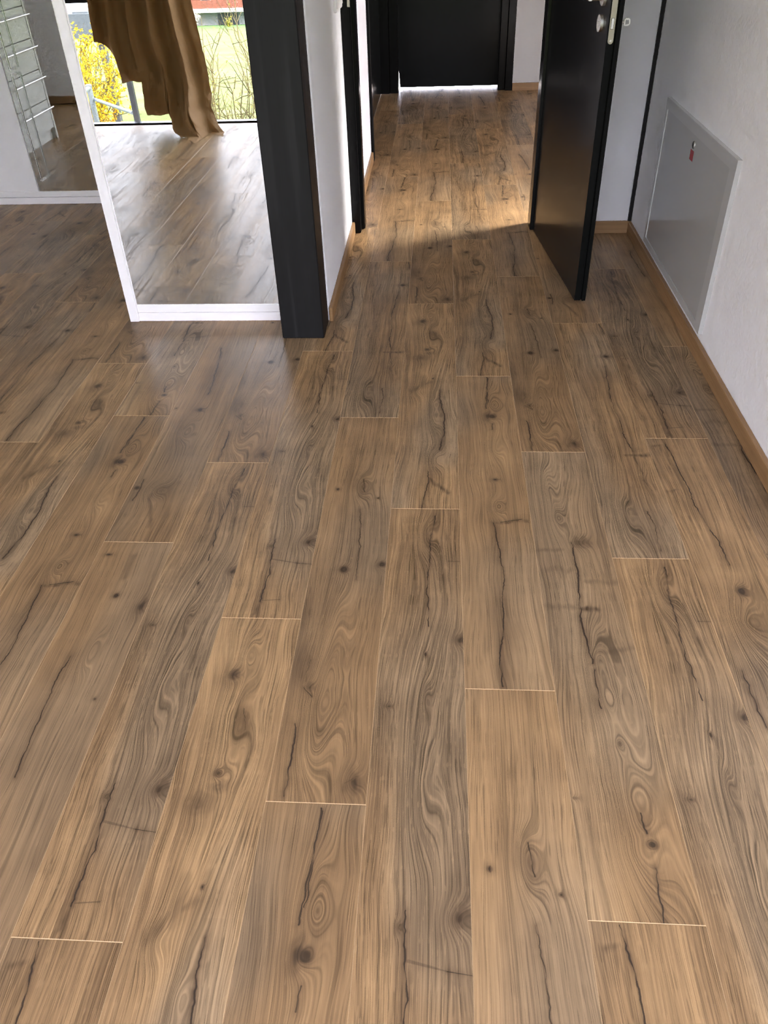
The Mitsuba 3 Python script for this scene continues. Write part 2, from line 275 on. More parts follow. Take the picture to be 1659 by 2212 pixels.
def cbox(x0, x1, y0, y1, z0, z1, c=0.002):
    """A box with chamfered edges."""
    x0, x1 = min(x0, x1), max(x0, x1); y0, y1 = min(y0, y1), max(y0, y1); z0, z1 = min(z0, z1), max(z0, z1)
    c = min(c, 0.45 * (x1 - x0), 0.45 * (y1 - y0), 0.45 * (z1 - z0))
    if c <= 0:
        m = trimesh.creation.box((x1 - x0, y1 - y0, z1 - z0)); m.apply_translation(((x0 + x1) / 2, (y0 + y1) / 2, (z0 + z1) / 2)); return m
    P = []
    for X, sx in ((x0, 1), (x1, -1)):
        for Y, sy in ((y0, 1), (y1, -1)):
            for Z, sz in ((z0, 1), (z1, -1)):
                P += [(X, Y + sy * c, Z + sz * c), (X + sx * c, Y, Z + sz * c), (X + sx * c, Y + sy * c, Z)]
    return trimesh.convex.convex_hull(np.array(P))

def join(*ms): return trimesh.util.concatenate([m for m in ms])

def rod(a, b, r, n=14, r2=None):
    a, b = np.asarray(a, float), np.asarray(b, float)
    if r2 is None: r2 = r
    d = b - a; L = np.linalg.norm(d); d = d / L
    u = np.cross(d, [0, 0, 1.0] if abs(d[2]) < 0.9 else [1.0, 0, 0]); u /= np.linalg.norm(u); w = np.cross(d, u)
    t = np.arange(n) * 2 * np.pi / n
    ring = np.cos(t)[:, None] * u + np.sin(t)[:, None] * w
    V = np.vstack([a + r * ring, b + r2 * ring, [a], [b]])
    F = []
    for i in range(n):
        j = (i + 1) % n
        F += [(i, j, n + j), (i, n + j, n + i), (2 * n, j, i), (2 * n + 1, n + i, n + j)]
    m = trimesh.Trimesh(V, np.array(F), process=False); m.fix_normals()
    return m

def disc(c, axis, r, h, n=40, ch=0.0012):
    """A short cylinder from c along axis with a chamfered front rim."""
    c, axis = np.asarray(c, float), np.asarray(axis, float) / np.linalg.norm(axis)
    u = np.cross(axis, [0, 0, 1.0] if abs(axis[2]) < 0.9 else [1.0, 0, 0]); u /= np.linalg.norm(u); w = np.cross(axis, u)
    t = np.arange(n) * 2 * np.pi / n
    ring = np.cos(t)[:, None] * u + np.sin(t)[:, None] * w
    return trimesh.convex.convex_hull(np.vstack([c + r * ring, c + axis * (h - ch) + r * ring, c + axis * h + (r - ch) * ring]))

def extrude(poly, z0, z1):
    m = trimesh.creation.extrude_polygon(poly, z1 - z0, engine='earcut'); m.apply_translation((0, 0, z0)); return m

def polytube(pts, radii, n=5):
    """A thin tube along a polyline."""
    p = np.asarray(pts, float); t = np.gradient(p, axis=0); t /= np.linalg.norm(t, axis=1, keepdims=True) + 1e-12
    a = np.cross(t, np.where(np.abs(t[:, 2:]) < 0.9, [0, 0, 1.0], [1.0, 0, 0])); a /= np.linalg.norm(a, axis=1, keepdims=True) + 1e-12
    b = np.cross(t, a); ang = np.arange(n) * 2 * np.pi / n
    v = p[:, None] + np.broadcast_to(radii, (len(p),))[:, None, None] * (np.cos(ang)[None, :, None] * a[:, None] + np.sin(ang)[None, :, None] * b[:, None])
    i, j = np.meshgrid(np.arange(len(p) - 1), np.arange(n), indexing='ij')
    q = np.stack([i * n + j, i * n + (j + 1) % n, (i + 1) * n + (j + 1) % n, (i + 1) * n + j], -1).reshape(-1, 4)
    return trimesh.Trimesh(v.reshape(-1, 3), np.vstack([q[:, [0, 1, 2]], q[:, [0, 2, 3]]]), process=False)

# ---------------------------------------------------------------- the floor: every laminate plank is a part of it
PW = 0.19                       # plank width in metres
FX0 = -0.31294                  # x of the seam between columns -1 and 0
JOINT = {-10: 0.38, -9: 3.7, -8: 6.43, -7: 9.2, -6: 10.69, -5: 13.5, -4: 11.55, -3: 8.16, -2: 2.87, -1: 6.74, 0: 4.25, 1: 8.99, 2: 5.72, 3: 3.23,
         4: 7.97, 5: 10.9, 6: 14.17, -11: 2.2, -12: 4.9}
DECOR = {(-2, 2.87): 'A', (-2, 10.13): 'B', (-2, -4.39): 'H', (-1, 6.74): 'A', (-1, 14.0): 'D', (-1, -.52): 'D', (0, 4.25): 'B', (0, 11.51): 'G', (0, -3.01): 'C', (0, 18.77): 'C',
         (0, 26.03): 'B', (1, 8.99): 'D', (1, 1.73): 'A', (1, 16.25): 'B', (1, 23.51): 'C', (2, 5.72): 'C', (2, -1.54): 'B', (2, 12.98): 'D', (2, 20.24): 'G', (2, 27.5): 'A',
         (3, 3.23): 'E', (3, -4.03): 'H', (3, 10.49): 'B', (3, 17.75): 'C', (3, 25.01): 'D', (4, 7.97): 'G', (4, .71): 'A', (4, 15.23): 'F', (5, 10.9): 'A', (5, 3.64): 'H', (5, 18.16): 'N',
         (6, 6.91): 'E', (6, 14.17): 'N', (-3, 8.16): 'F', (-3, .9): 'N', (-4, 4.29): 'C', (-4, 11.55): 'E', (-5, 6.24): 'D', (-5, 13.5): 'B', (-6, 10.69): 'C', (-6, 3.43): 'H',
         (-7, 9.2): 'G', (-7, 1.94): 'A', (-8, 6.43): 'F', (-8, 13.69): 'A', (-9, 10.96): 'D', (-9, 18.22): 'H', (-10, 14.9): 'N'}
TONES = {(-1, -.52): 0.16, (0, -3.01): -0.06, (0, 4.25): -0.05, (3, 3.23): 0.05, (2, 5.72): 0.06, (2, -1.54): 0.06, (-4, 4.29): -0.04, (1, 1.73): -0.02, (4, .71): 0.06, (-2, 2.87): 0.0}
hall_x = (-0.52, 2.40)
planks = []
rr = random.Random(11)
for col in range(-18, 19):
    xa, xb = FX0 + col * PW, FX0 + (col + 1) * PW
    if col not in JOINT: JOINT[col] = (JOINT.get(col - 1, JOINT.get(col + 1, 3.0)) + (2.49 if col % 2 else 4.7)) % PL
    xm = (xa + xb) / 2
    spans = []
    if xm < -3.05: spans = [(1.70, 4.52)]
    elif xm < -1.35: spans = [(-0.62, 4.52)]
    elif xm < -0.52: spans = [(-0.62, 2.96)]
    elif xm < 0.95: spans = [(-0.62, 7.70)]
    else: spans = [(-0.62, 1.50)] + ([(4.06, 7.44)] if xm < 2.4 else [])
    for s0, s1 in spans:
        k0 = math.floor((s0 / PW - JOINT[col]) / PL)
        for k in range(k0, 40):
            ya = (JOINT[col] + k * PL) * PW; yb = ya + PL * PW
            if ya >= s1: break
            y0, y1 = max(ya, s0), min(yb, s1)
            if y1 - y0 < 0.02: continue
            x0, x1 = max(xa, -3.59 if xm < -3.05 else -9), min(xb, 0.928 if (1.5 <= y0 < 3.9 and xm > 0) else 9)
            if xm > 0.95: x1 = min(xb, 2.39 if y0 > 2 else 3.19)
            dkey = min(DECOR, key=lambda q: abs(q[0] - col) * 99 + abs(q[1] - ya / PW))
            dec = DECOR[dkey] if dkey[0] == col and abs(dkey[1] - ya / PW) < 0.3 else rr.choice('ABCDEFGHN')
            tn = TONES[dkey] if dkey in TONES and dkey[0] == col and abs(dkey[1] - ya / PW) < 0.3 else rr.uniform(-0.10, 0.10)
            planks.append((x0, x1, y0, y1, xa, ya, DESIGN_NAMES.index(dec), tn))
PLANK_DESIGN = mi.Float(np.array([p[6] for p in planks], np.float32))
PLANK_TONE = mi.Float(np.array([p[7] for p in planks], np.float32))
tag('floor', 'oak laminate floor of wide knotty brown planks with fine pale joints', kind='structure')
for i, (x0, x1, y0, y1, xa, ya, dsg, tn) in enumerate(planks):
    c, dz = 0.0012, 0.0007
    V, UV, F = [], [], []
    rings = [(0, -0.009), (0, -dz), (c, 0.0)]
    for ins, z in rings:
        for x, y in ((x0 + ins, y0 + ins), (x1 - ins, y0 + ins), (x1 - ins, y1 - ins), (x0 + ins, y1 - ins)):
            V.append((x, y, z)); UV.append(((x - xa) / PW + 4.0 * i + 1.0, (y - ya) / PW))
    for r in range(2):
        for a in range(4):
            b = (a + 1) % 4
            F += [(4 * r + a, 4 * r + b, 4 * r + 4 + b), (4 * r + a, 4 * r + 4 + b, 4 * r + 4 + a)]
    F += [(8, 9, 10), (8, 10, 11), (3, 2, 1), (3, 1, 0)]
    m = trimesh.Trimesh(np.array(V), np.array(F), process=False)
    obj('plank', m, 'm_floor', 'floor', uv=np.array(UV))
obj('underlay', cbox(-4.0, 3.32, -0.75, 7.70, -0.15, -0.0105, 0), 'm_subfloor', 'floor')

# ---------------------------------------------------------------- walls, ceiling, skirting
H = 2.50
def struct(name, mesh, mat, label, parent=None, **k):
    return obj(name, mesh, mat, parent, label=label, kind=None if parent else 'structure', **k)
struct('ceiling', cbox(-4.0, 3.32, -0.9, 7.75, H, H + 0.2, 0), 'm_ceiling', 'plain white ceiling')
# the rough plaster is modelled where it is seen from near: a fine sheet with roughcast relief in front of the wall body
gy, gz = np.meshgrid(np.linspace(1.50, 3.912, 780), np.linspace(0.0, 1.15, 370))
Q = np.stack([gy * 120.0, gz * 120.0, 0 * gy], -1)
rel = 0.0011 * np.clip((meshkit.fbm(Q, 3, 4) - 0.40) / 0.35, 0, 1) + 0.0005 * meshkit.noise(Q * 2.6, 8)
fade = np.clip((1.15 - gz) / 0.05, 0, 1)
nz_, ny_ = gy.shape
V = np.stack([0.9296 - rel * fade, gy, gz], -1).reshape(-1, 3)
ii, jj = np.meshgrid(np.arange(nz_ - 1), np.arange(ny_ - 1), indexing='ij'); a = (ii * ny_ + jj).ravel()
F = np.vstack([np.stack([a, a + ny_ + 1, a + 1], -1), np.stack([a, a + ny_, a + ny_ + 1], -1)])
sheet = trimesh.Trimesh(V, F, process=False)
obj('relief', sheet, 'm_plaster_plain', 'wall_right', smooth=True)
struct('wall_right', cbox(0.9297, 1.08, 1.50, 3.923, 0, H, 0), 'm_plaster_plain', 'rough plastered white wall with the meter cabinet')
struct('wall_facing', join(cbox(0.50, 2.40, 3.923, 4.06, 0, H, 0), cbox(-0.43, 0.50, 3.963, 4.06, 2.04, H, 0)), 'm_white_wall', 'smooth white wall behind the open black door')
wl = struct('wall_left', join(cbox(-0.55, -0.43, 2.93, 5.302, 0, H, 0), cbox(-0.55, -0.43, 5.302, 7.46, 2.06, H, 0)), 'm_white_wall', 'white corridor wall behind the black timber post')
struct('wall_end', join(cbox(0.605, 2.40, 7.475, 7.70, 0, H, 0), cbox(-0.55, 0.605, 7.50, 7.70, 2.08, H, 0)), 'm_plaster', 'rough white end wall of the corridor beside the closed door')
struct('wall_corridor', join(cbox(2.40, 2.55, 4.06, 4.20, 0, H, 0), cbox(2.40, 2.55, 5.34, 7.70, 0, H, 0), cbox(2.40, 2.55, 4.20, 5.34, 2.30, H, 0)), 'm_white_wall', 'white side wall of the corridor with its window')
struct('wall_partition', cbox(-1.247, -0.55, 3.52, 3.62, 0, H, 0), 'm_white_wall', 'white partition behind the near wardrobe')
struct('wall_back_left', cbox(-3.72, -3.60, 1.55, 5.2, 0, H, 0), 'm_white_wall', 'white wall behind the drawer cabinet')
struct('wall_return', join(cbox(-3.60, -2.95, 1.53, 1.65, 0, H, 0), cbox(-3.07, -2.95, -0.64, 1.53, 0, H, 0)), 'm_white_wall', 'white wall seen in the far mirror')
struct('wall_window', join(cbox(-3.07, 3.32, -0.80, -0.64, 2.32, H, 0), cbox(-3.07, -2.93, -0.80, -0.64, 0, H, 0), cbox(3.10, 3.32, -0.80, -0.64, 0, H, 0), cbox(-3.07, 3.32, -0.80, -0.64, -0.15, -0.011, 0)), 'm_white_wall', 'white surround of the large window seen in the mirror')
struct('wall_far_right', join(cbox(3.20, 3.32, -0.64, 1.62, 0, H, 0), cbox(1.08, 3.32, 1.50, 1.62, 0, H, 0)), 'm_white_wall', 'white walls of the room beside the camera')
struct('wall_far_left', cbox(-3.60, -0.55, 5.10, 5.20, 0, H, 0), 'm_white_wall', 'white wall behind the far wardrobe')

def skirt(name, x0, x1, y0, y1, label):
    struct(name, cbox(x0, x1, y0, y1, 0.0, 0.058, 0.0025), 'm_skirting', label)
skirt('baseboard_right', 0.914, 0.930, 1.50, 3.907, 'oak coloured skirting board along the right wall')
skirt('baseboard_facing', 0.52, 0.930, 3.907, 3.923, 'oak coloured skirting board below the smooth white wall')
skirt('baseboard_left', -0.430, -0.416, 2.918, 3.953, 'oak coloured skirting board from the black post to the door frame')
skirt('baseboard_corridor', -0.430, -0.416, 4.10, 5.298, 'oak coloured skirting board between the two door frames')
skirt('baseboard_end', 0.606, 2.40, 7.460, 7.475, 'oak coloured skirting board below the corridor end wall')
skirt('baseboard_return', -3.60, -2.95, 1.65, 1.665, 'oak coloured skirting board seen in the far mirror')
struct('trim_1', cbox(0.913, 0.930, 3.911, 3.923, 0.058, H, 0.0), 'm_black_matt', 'thin black joint strip in the corner of the two white walls')

# ---------------------------------------------------------------- doorway and the open door
fr = tag('trim_2', 'black door frame of the doorway to the corridor', kind='structure')
obj('jamb', join(cbox(-0.430, -0.388, 3.953, 4.008, 0.002, 2.04, 0.003), cbox(-0.430, -0.372, 4.012, 4.09, 0.002, 2.04, 0.004)), 'm_black', fr)
obj('jamb', join(cbox(0.452, 0.505, 3.968, 4.085, 0.002, 2.04, 0.003)), 'm_black', fr)
obj('head', cbox(-0.388, 0.452, 3.968, 4.085, 1.995, 2.04, 0.003), 'm_black', fr)
obj('strike_plate', cbox(-0.4005, -0.3885, 3.9515, 3.954, 0.963, 1.13, 0.001), 'm_nickel', fr, label='pale metal strike plate')

A0, A1 = np.array([0.466, 3.965]), np.array([0.557, 3.092])
E1 = (A1 - A0) / np.linalg.norm(A1 - A0)
E2 = np.array([-E1[1], E1[0]])          # away from the visible face
LEAF = np.eye(4); LEAF[:2, 0] = E1; LEAF[:2, 1] = E2; LEAF[:2, 3] = A0
def leaf(m):
    m = m.copy(); m.apply_transform(LEAF); return m
d1 = tag('door_1', 'open black door with steel lock fittings', kind='structure')
from shapely.geometry import Polygon, Point, box as sbox
from shapely import affinity
body = join(cbox(0.0, 0.877, 0.0, 0.0255, 0.007, 2.0, 0.0012), cbox(0.0, 0.8905, 0.0268, 0.042, 0.009, 2.01, 0.002), cbox(0.0, 0.874, 0.0255, 0.0268, 0.010, 2.0, 0))
obj('leaf', leaf(body), 'm_black_leaf', d1)
# lock forend on the edge of the leaf: rounded strip with a bolt opening and a screw
lp = affinity.translate(Point(0, 0).buffer(0.0095, 24).union(sbox(-0.0095, 0, 0.0095, 0.235)).union(Point(0, 0.235).buffer(0.0095, 24)), 0, 0)
slot = sbox(-0.0052, 0.033, 0.0052, 0.066)
def on_edge(poly, h, off=0.0):
    m = trimesh.creation.extrude_polygon(poly, h, engine='earcut')
    M = np.eye(4); M[:3, 0] = (0, 1, 0); M[:3, 1] = (0, 0, 1); M[:3, 2] = (1, 0, 0); M[:3, 3] = (0.8772 + off, 0.0132, 0.924)
    m.apply_transform(M); return leaf(m)
lk = obj('lock_plate', on_edge(lp.difference(slot), 0.0014), 'm_nickel', d1, label='satin metal lock plate with rounded ends')
obj('bolt', on_edge(slot.buffer(-0.0012), 0.0030, -0.0015), 'm_steel', lk)
obj('bolt_recess', on_edge(slot, 0.0003, -0.0001), 'm_black_matt', lk)
obj('screw', on_edge(Point(0, 0.0).buffer(0.0036, 16), 0.0008, 0.0012), 'm_steel', lk)
# key rosette and lever handle on the visible face
NV = np.array([-E2[0], -E2[1], 0.0])
def face(u, z, w=0.0): return np.array([*(A0 + E1 * u + E2 * w), z])
ros = disc(face(0.790, 0.9665), NV, 0.0255, 0.0095)
kz = 0.9665
hole = Point(0, 0.0045).buffer(0.0030, 16).union(sbox(-0.0016, -0.0085, 0.0016, 0.0045))
def on_face(poly, u, z, h0, h1):
    m = trimesh.creation.extrude_polygon(poly, h1 - h0, engine='earcut')
    M = np.eye(4); M[:3, 0] = (1, 0, 0); M[:3, 1] = (0, 0, 1); M[:3, 2] = (0, -1, 0); M[:3, 3] = (u, -h0, z)
    m.apply_transform(M); m.fix_normals(); return leaf(m)
rosp = Point(0, 0).buffer(0.0255, 32).difference(hole)
kr = obj('key_rosette', join(on_face(rosp, 0.790, kz, 0.0, 0.0095)), 'm_steel', d1, label='round steel keyhole plate')
obj('keyhole', on_face(hole, 0.790, kz, 0.0, 0.002), 'm_black_matt', kr)
hd = obj('handle_rosette', disc(face(0.795, 1.0415), NV, 0.0255, 0.0095), 'm_steel', d1)
obj('lever', join(rod(face(0.795, 1.0415, -0.0095), face(0.795, 1.0415, -0.055), 0.0095, 20), rod(face(0.803, 1.0415, -0.050), face(0.665, 1.0415, -0.050), 0.0095, 20)), 'm_steel', hd)
obj('hinge', join(*[rod(face(-0.006, z, 0.046), face(-0.006, z + 0.07, 0.046), 0.007, 14) for z in (0.22, 1.70)]), 'm_steel', d1)
# the key sticks out of the far side
kb = Point(0, 0).buffer(0.0125, 24).intersection(sbox(-0.0105, -0.012, 0.012, 0.012)).difference(sbox(-0.0045, -0.0055, 0.0055, 0.0055).buffer(0.001))
km = trimesh.creation.extrude_polygon(kb, 0.0026, engine='earcut')
M = np.eye(4); M[:3, 0] = (0, 1, 0); M[:3, 1] = (0, 0, 1); M[:3, 2] = (1, 0, 0); M[:3, 3] = (0.7887, 0.042 + 0.046, kz)
km.apply_transform(M)
key = thing('key', 'small steel key in the lock of the open black door, against the white wall', 'key')
obj('bow', leaf(km), 'm_steel', key)
obj('shaft', rod(face(0.79, kz, 0.032), face(0.79, kz, 0.078), 0.0032, 14), 'm_steel', key)

# ---------------------------------------------------------------- second door on the left of the corridor and the end door
f2 = tag('trim_3', 'black door frame on the left side of the corridor', kind='structure')
obj('jamb', cbox(-0.470, -0.412, 5.302, 5.36, 0.002, 2.06, 0.003), 'm_black', f2)
obj('jamb', cbox(-0.505, -0.458, 5.364, 5.43, 0.002, 2.06, 0.003), 'm_black', f2)
obj('head', cbox(-0.505, -0.412, 5.302, 7.45, 2.0, 2.06, 0.003), 'm_black', f2)
d3 = tag('door_3', 'closed black door in the left side of the corridor', kind='structure')
obj('leaf', join(cbox(-0.54, -0.500, 5.434, 7.44, 0.006, 2.0, 0.002), cbox(-0.502, -0.492, 5.60, 7.25, 0.16, 1.9, 0.006)), 'm_black_leaf', d3)
f4 = tag('trim_4', 'black frame around the closed door at the corridor end', kind='structure')
obj('casing', join(cbox(-0.505, -0.425, 7.445, 7.50, 0.002, 2.08, 0.003), cbox(-0.425, -0.353, 7.462, 7.60, 0.002, 2.08, 0.003)), 'm_black', f4)
obj('casing', join(cbox(0.545, 0.606, 7.468, 7.60, 0.002, 2.08, 0.003), cbox(0.487, 0.545, 7.50, 7.66, 0.002, 2.08, 0.003)), 'm_black', f4)
obj('head', cbox(-0.353, 0.545, 7.468, 7.60, 2.02, 2.08, 0.003), 'm_black', f4)
d4 = tag('door_2', 'closed black door at the corridor end with daylight under it', kind='structure')
dp = Polygon([(-0.344, 0.021), (0.50, 0.021), (0.50, 2.03), (-0.38, 2.03), (-0.38, 0.50)])
m = trimesh.creation.extrude_polygon(dp, 0.045, engine='earcut')
M = np.eye(4); M[:3, 0] = (1, 0, 0); M[:3, 1] = (0, 0, 1); M[:3, 2] = (0, -1, 0); M[:3, 3] = (0, 7.655, 0)
m.apply_transform(M); m.fix_normals()
obj('leaf', m, 'm_black_leaf', d4)
obj('handle', join(disc((0.40, 7.61, 1.04), (0, -1, 0), 0.025, 0.009), rod((0.40, 7.60, 1.04), (0.40, 7.55, 1.04), 0.009), rod((0.41, 7.555, 1.04), (0.28, 7.555, 1.04), 0.009)), 'm_steel', d4)
struct('landing', cbox(-2.0, 3.0, 7.70, 12.0, -0.3, -0.012, 0), 'm_concrete', 'pale concrete landing outside the end door')

# light switch plate by the door frame
sw = thing('light_switch', 'white light switch plate on the corridor wall beside the black door frame', 'light switch')
obj('plate', cbox(-0.4305, -0.419, 3.715, 3.935, 0.966, 1.05, 0.002), 'm_white_plastic', sw)
for y in (3.752, 3.825, 3.898):
    obj('rocker', cbox(-0.4195, -0.4155, y - 0.029, y + 0.029, 0.979, 1.037, 0.0015), 'm_white_plastic', sw)

# ---------------------------------------------------------------- meter cabinet on the right wall
mp = thing('meter_cabinet', 'flat grey metal cabinet door with frame set in the white plaster wall above the skirting', 'cabinet')
fo = sbox(2.615, 0.084, 3.572, 0.660); fi = sbox(2.674, 0.108, 3.542, 0.622)
def on_right(poly, x_front, x_back):
    m = trimesh.creation.extrude_polygon(poly, x_back - x_front, engine='earcut')
    M = np.eye(4); M[:3, 0] = (0, 1, 0); M[:3, 1] = (0, 0, 1); M[:3, 2] = (1, 0, 0); M[:3, 3] = (x_front, 0, 0)
    m.apply_transform(M); return m
obj('frame', on_right(fo.difference(fi), 0.9145, 0.9302), 'm_panel_frame', mp)
pd = obj('door', on_right(fi.buffer(-0.0018, join_style=2), 0.9175, 0.9302), 'm_panel_grey', mp)
lkc = obj('lock', disc((0.9175, 3.104, 0.590), (-1, 0, 0), 0.0125, 0.004, 28), 'm_steel', mp, label='small round steel lock')
obj('keyway', disc((0.9135, 3.104, 0.590), (-1, 0, 0), 0.0045, 0.0006, 16, 0.0002), 'm_black_matt', lkc)
obj('sticker', on_right(sbox(3.088, 0.536, 3.132, 0.570), 0.9171, 0.9176), 'm_sticker', mp, label='small red sticker')

# ---------------------------------------------------------------- black timber post
post = join(cbox(-0.595, -0.434, 2.765, 2.918, 0.001, H, 0.0035))
obj('timber_post', post, 'm_timber', label='square black stained timber post beside the mirrored wardrobe', cat='post')

# ---------------------------------------------------------------- near wardrobe with mirror door
w1 = thing('wardrobe', 'white wardrobe with a full mirror door standing against the black timber post', 'wardrobe')
YM = 2.926
obj('side_panel', cbox(-1.247, -1.210, YM - 0.004, 3.51, 0.001, 2.35, 0.0015), 'm_lacquer', w1)
obj('plinth', cbox(-1.210, -0.575, YM + 0.003, YM + 0.02, 0.001, 0.0365, 0.001), 'm_lacquer', w1)
obj('carcass', join(cbox(-1.21, -0.575, YM + 0.06, 3.51, 0.0, 0.04, 0), cbox(-1.21, -0.575, 3.49, 3.51, 0.04, 2.35, 0), cbox(-0.59, -0.575, YM + 0.06, 3.49, 0.04, 2.35, 0), cbox(-1.21, -0.575, YM + 0.06, 3.49, 2.33, 2.35, 0)), 'm_lacquer', w1)
md = obj('mirror_door', join(cbox(-1.2095, -0.58, YM, YM + 0.03, 0.0385, 0.0735, 0.002), cbox(-1.2095, -0.58, YM, YM + 0.03, 2.29, 2.34, 0.002), cbox(-1.2095, -1.2045, YM, YM + 0.03, 0.0735, 2.29, 0.001), cbox(-0.60, -0.58, YM, YM + 0.03, 0.0735, 2.29, 0.001), cbox(-1.2045, -0.60, YM + 0.010, YM + 0.028, 0.0735, 2.29, 0)), 'm_lacquer', w1)
obj('mirror', cbox(-1.2045, -0.60, YM + 0.001, YM + 0.009, 0.0737, 2.2897, 0), 'm_mirror', md)

# ---------------------------------------------------------------- far wardrobe: white door and mirror door
w2 = thing('wardrobe', 'wide white wardrobe at the far left with tall steel bars on its mirror door', 'wardrobe')
YF = 4.512
obj('plinth', cbox(-3.58, -1.252, YF, YF + 0.02, 0.001, 0.0375, 0.001), 'm_lacquer', w2)
obj('bottom_rail', cbox(-3.58, -1.252, YF, YF + 0.03, 0.0395, 0.0715, 0.002), 'm_lacquer', w2)
obj('carcass', join(cbox(-3.58, -1.252, YF + 0.04, 5.09, 0.0, 0.038, 0), cbox(-3.58, -1.252, 5.07, 5.09, 0.038, 2.35, 0), cbox(-3.58, -3.56, YF + 0.04, 5.07, 0.038, 2.35, 0), cbox(-1.272, -1.252, YF + 0.04, 5.07, 0.038, 2.35, 0), cbox(-3.58, -1.252, YF + 0.04, 5.07, 2.33, 2.35, 0)), 'm_lacquer', w2)
obj('door', cbox(-3.56, -2.270, YF - 0.003, YF + 0.018, 0.072, 2.32, 0.0015), 'm_lacquer', w2, label='plain white door')
md2 = obj('mirror_door', cbox(-2.266, -1.275, YF + 0.012, YF + 0.03, 0.072, 2.32, 0.001), 'm_lacquer', w2)
obj('mirror', cbox(-2.266, -1.275, YF + 0.003, YF + 0.011, 0.072, 2.318, 0), 'm_mirror', md2)
for z0, z1 in ((0.138, 0.668), (0.682, 1.25)):
    h = obj('handle', rod((-2.212, YF - 0.047, z0), (-2.212, YF - 0.047, z1), 0.0052, 16), 'm_chrome', md2, smooth=40, label='tall polished steel bar handle')
    for z in (z0 + 0.006, z1 - 0.006):
        obj('bracket', cbox(-2.219, -2.205, YF - 0.050, YF + 0.003, z - 0.005, z + 0.005, 0.001), 'm_white_plastic', md2)

# ---------------------------------------------------------------- drawer cabinet seen in the far mirror
dc = thing('drawer_cabinet', 'tall pale grey drawer cabinet with steel bar handles seen in the far mirror', 'cabinet')
cx0, cx1, cy0, cy1 = -3.30, -2.822, 2.885, 3.80
obj('body', join(cbox(cx0, cx1 + 0.003, cy0, cy0 + 0.026, 0.0, 1.42, 0.0015), cbox(cx0, cx1 + 0.003, cy1 - 0.026, cy1, 0.0, 1.42, 0.0015), cbox(cx0, cx1 - 0.022, cy0 + 0.026, cy1 - 0.026, 0.07, 1.40, 0), cbox(cx0, cx1 + 0.003, cy0 + 0.026, cy1 - 0.026, 1.40, 1.42, 0.0015)), 'm_cabinet', dc)
obj('plinth', cbox(cx0, cx1 - 0.025, cy0 + 0.026, cy1 - 0.026, 0.0, 0.07, 0), 'm_cabinet', dc)
zs = [0.072, 0.2565, 0.449, 0.637, 0.826, 1.015, 1.205, 1.395]
for a, b in zip(zs, zs[1:]):
    dw = obj('drawer', cbox(cx1 - 0.021, cx1, cy0 + 0.029, cy1 - 0.029, a + 0.003, b - 0.003, 0.001), 'm_cabinet', dc)
    if a > 0.2 or True:
        z = b - 0.049
        yl, yh = cy0 + 0.008, cy0 + 0.50
        hh = obj('handle', rod((cx1 + 0.030, yl + 0.012, z), (cx1 + 0.030, yh, z), 0.0060, 14), 'm_chrome', dw, smooth=40)
        for y in (yl + 0.075, yh - 0.075):
            obj('standoff', rod((cx1, y, z), (cx1 + 0.030, y, z), 0.0042, 10), 'm_steel', hh)

# ---------------------------------------------------------------- the window behind the camera, seen in the near mirror
YW = -0.64
def window(name, x0, x1, label):
    w = tag(name, label, kind='structure')
    obj('frame', join(cbox(x0, x1, YW - 0.09, YW - 0.02, -0.009, 0.006, 0.001), cbox(x0, x1, YW - 0.09, YW - 0.02, 2.25, 2.32, 0.002), cbox(x0, x0 + 0.055, YW - 0.09, YW - 0.02, 0.006, 2.25, 0.002), cbox(x1 - 0.055, x1, YW - 0.09, YW - 0.02, 0.006, 2.25, 0.002)), 'm_black', w)
    obj('transom', cbox(x0 + 0.055, x1 - 0.055, YW - 0.09, YW - 0.02, 0.798, 0.865, 0.002), 'm_black', w)
    for z0, z1 in ((0.006, 0.798), (0.865, 2.25)):
        p = np.array([(x0 + 0.05, YW - 0.055, z0), (x1 - 0.05, YW - 0.055, z0), (x1 - 0.05, YW - 0.055, z1), (x0 + 0.05, YW - 0.055, z1)])
        obj('pane', trimesh.Trimesh(p, [(0, 1, 2), (0, 2, 3)], process=False), 'm_glass', w)
window('window_1', -2.93, -1.04, 'tall dark framed window seen in the mirror behind the brown curtain')
window('window_2', -1.04, 1.03, 'tall dark framed window beside the first one')
window('window_4', 1.03, 3.10, 'third tall dark framed window of the window wall')
wc = tag('window_3', 'narrow open window in the side wall of the corridor', kind='structure')
obj('frame', join(cbox(2.42, 2.49, 4.20, 4.25, 0.0, 2.30, 0.002), cbox(2.42, 2.49, 5.29, 5.34, 0.0, 2.30, 0.002), cbox(2.42, 2.49, 4.25, 5.29, 2.25, 2.30, 0.002), cbox(2.42, 2.49, 4.25, 5.29, -0.05, 0.02, 0.002)), 'm_black', wc)

# ---------------------------------------------------------------- brown curtain
def interp(x, pts):
    pts = np.array(pts); return np.interp(x, pts[:, 0], pts[:, 1])
NS, NT = 240, 200
s = np.linspace(0, 1, NS)[None, :].repeat(NT, 0)
t = np.linspace(0, 1, NT)[:, None].repeat(NS, 1)
zb = interp(s, [(0, .585), (.03, .575), (.05, .54), (.09, .44), (.11, .36), (.14, .325), (.30, .300), (.325, .29), (.345, .20), (.37, .11), (.45, .078), (.62, .085), (.66, .03), (.69, .002), (1, .002)])
zt = 2.27
tail = np.clip((s - 0.62) / 0.06, 0, 1)
z = zt + (zb - zt) * np.minimum(t / (1 - 0.075 * tail), 1)
zz = zt + (0.0 - zt) * t
xl = interp(z, [(0, -2.20), (.08, -2.19), (.3, -2.40), (.45, -2.41), (.58, -2.452), (.72, -2.424), (.83, -2.421), (2.3, -2.36)])
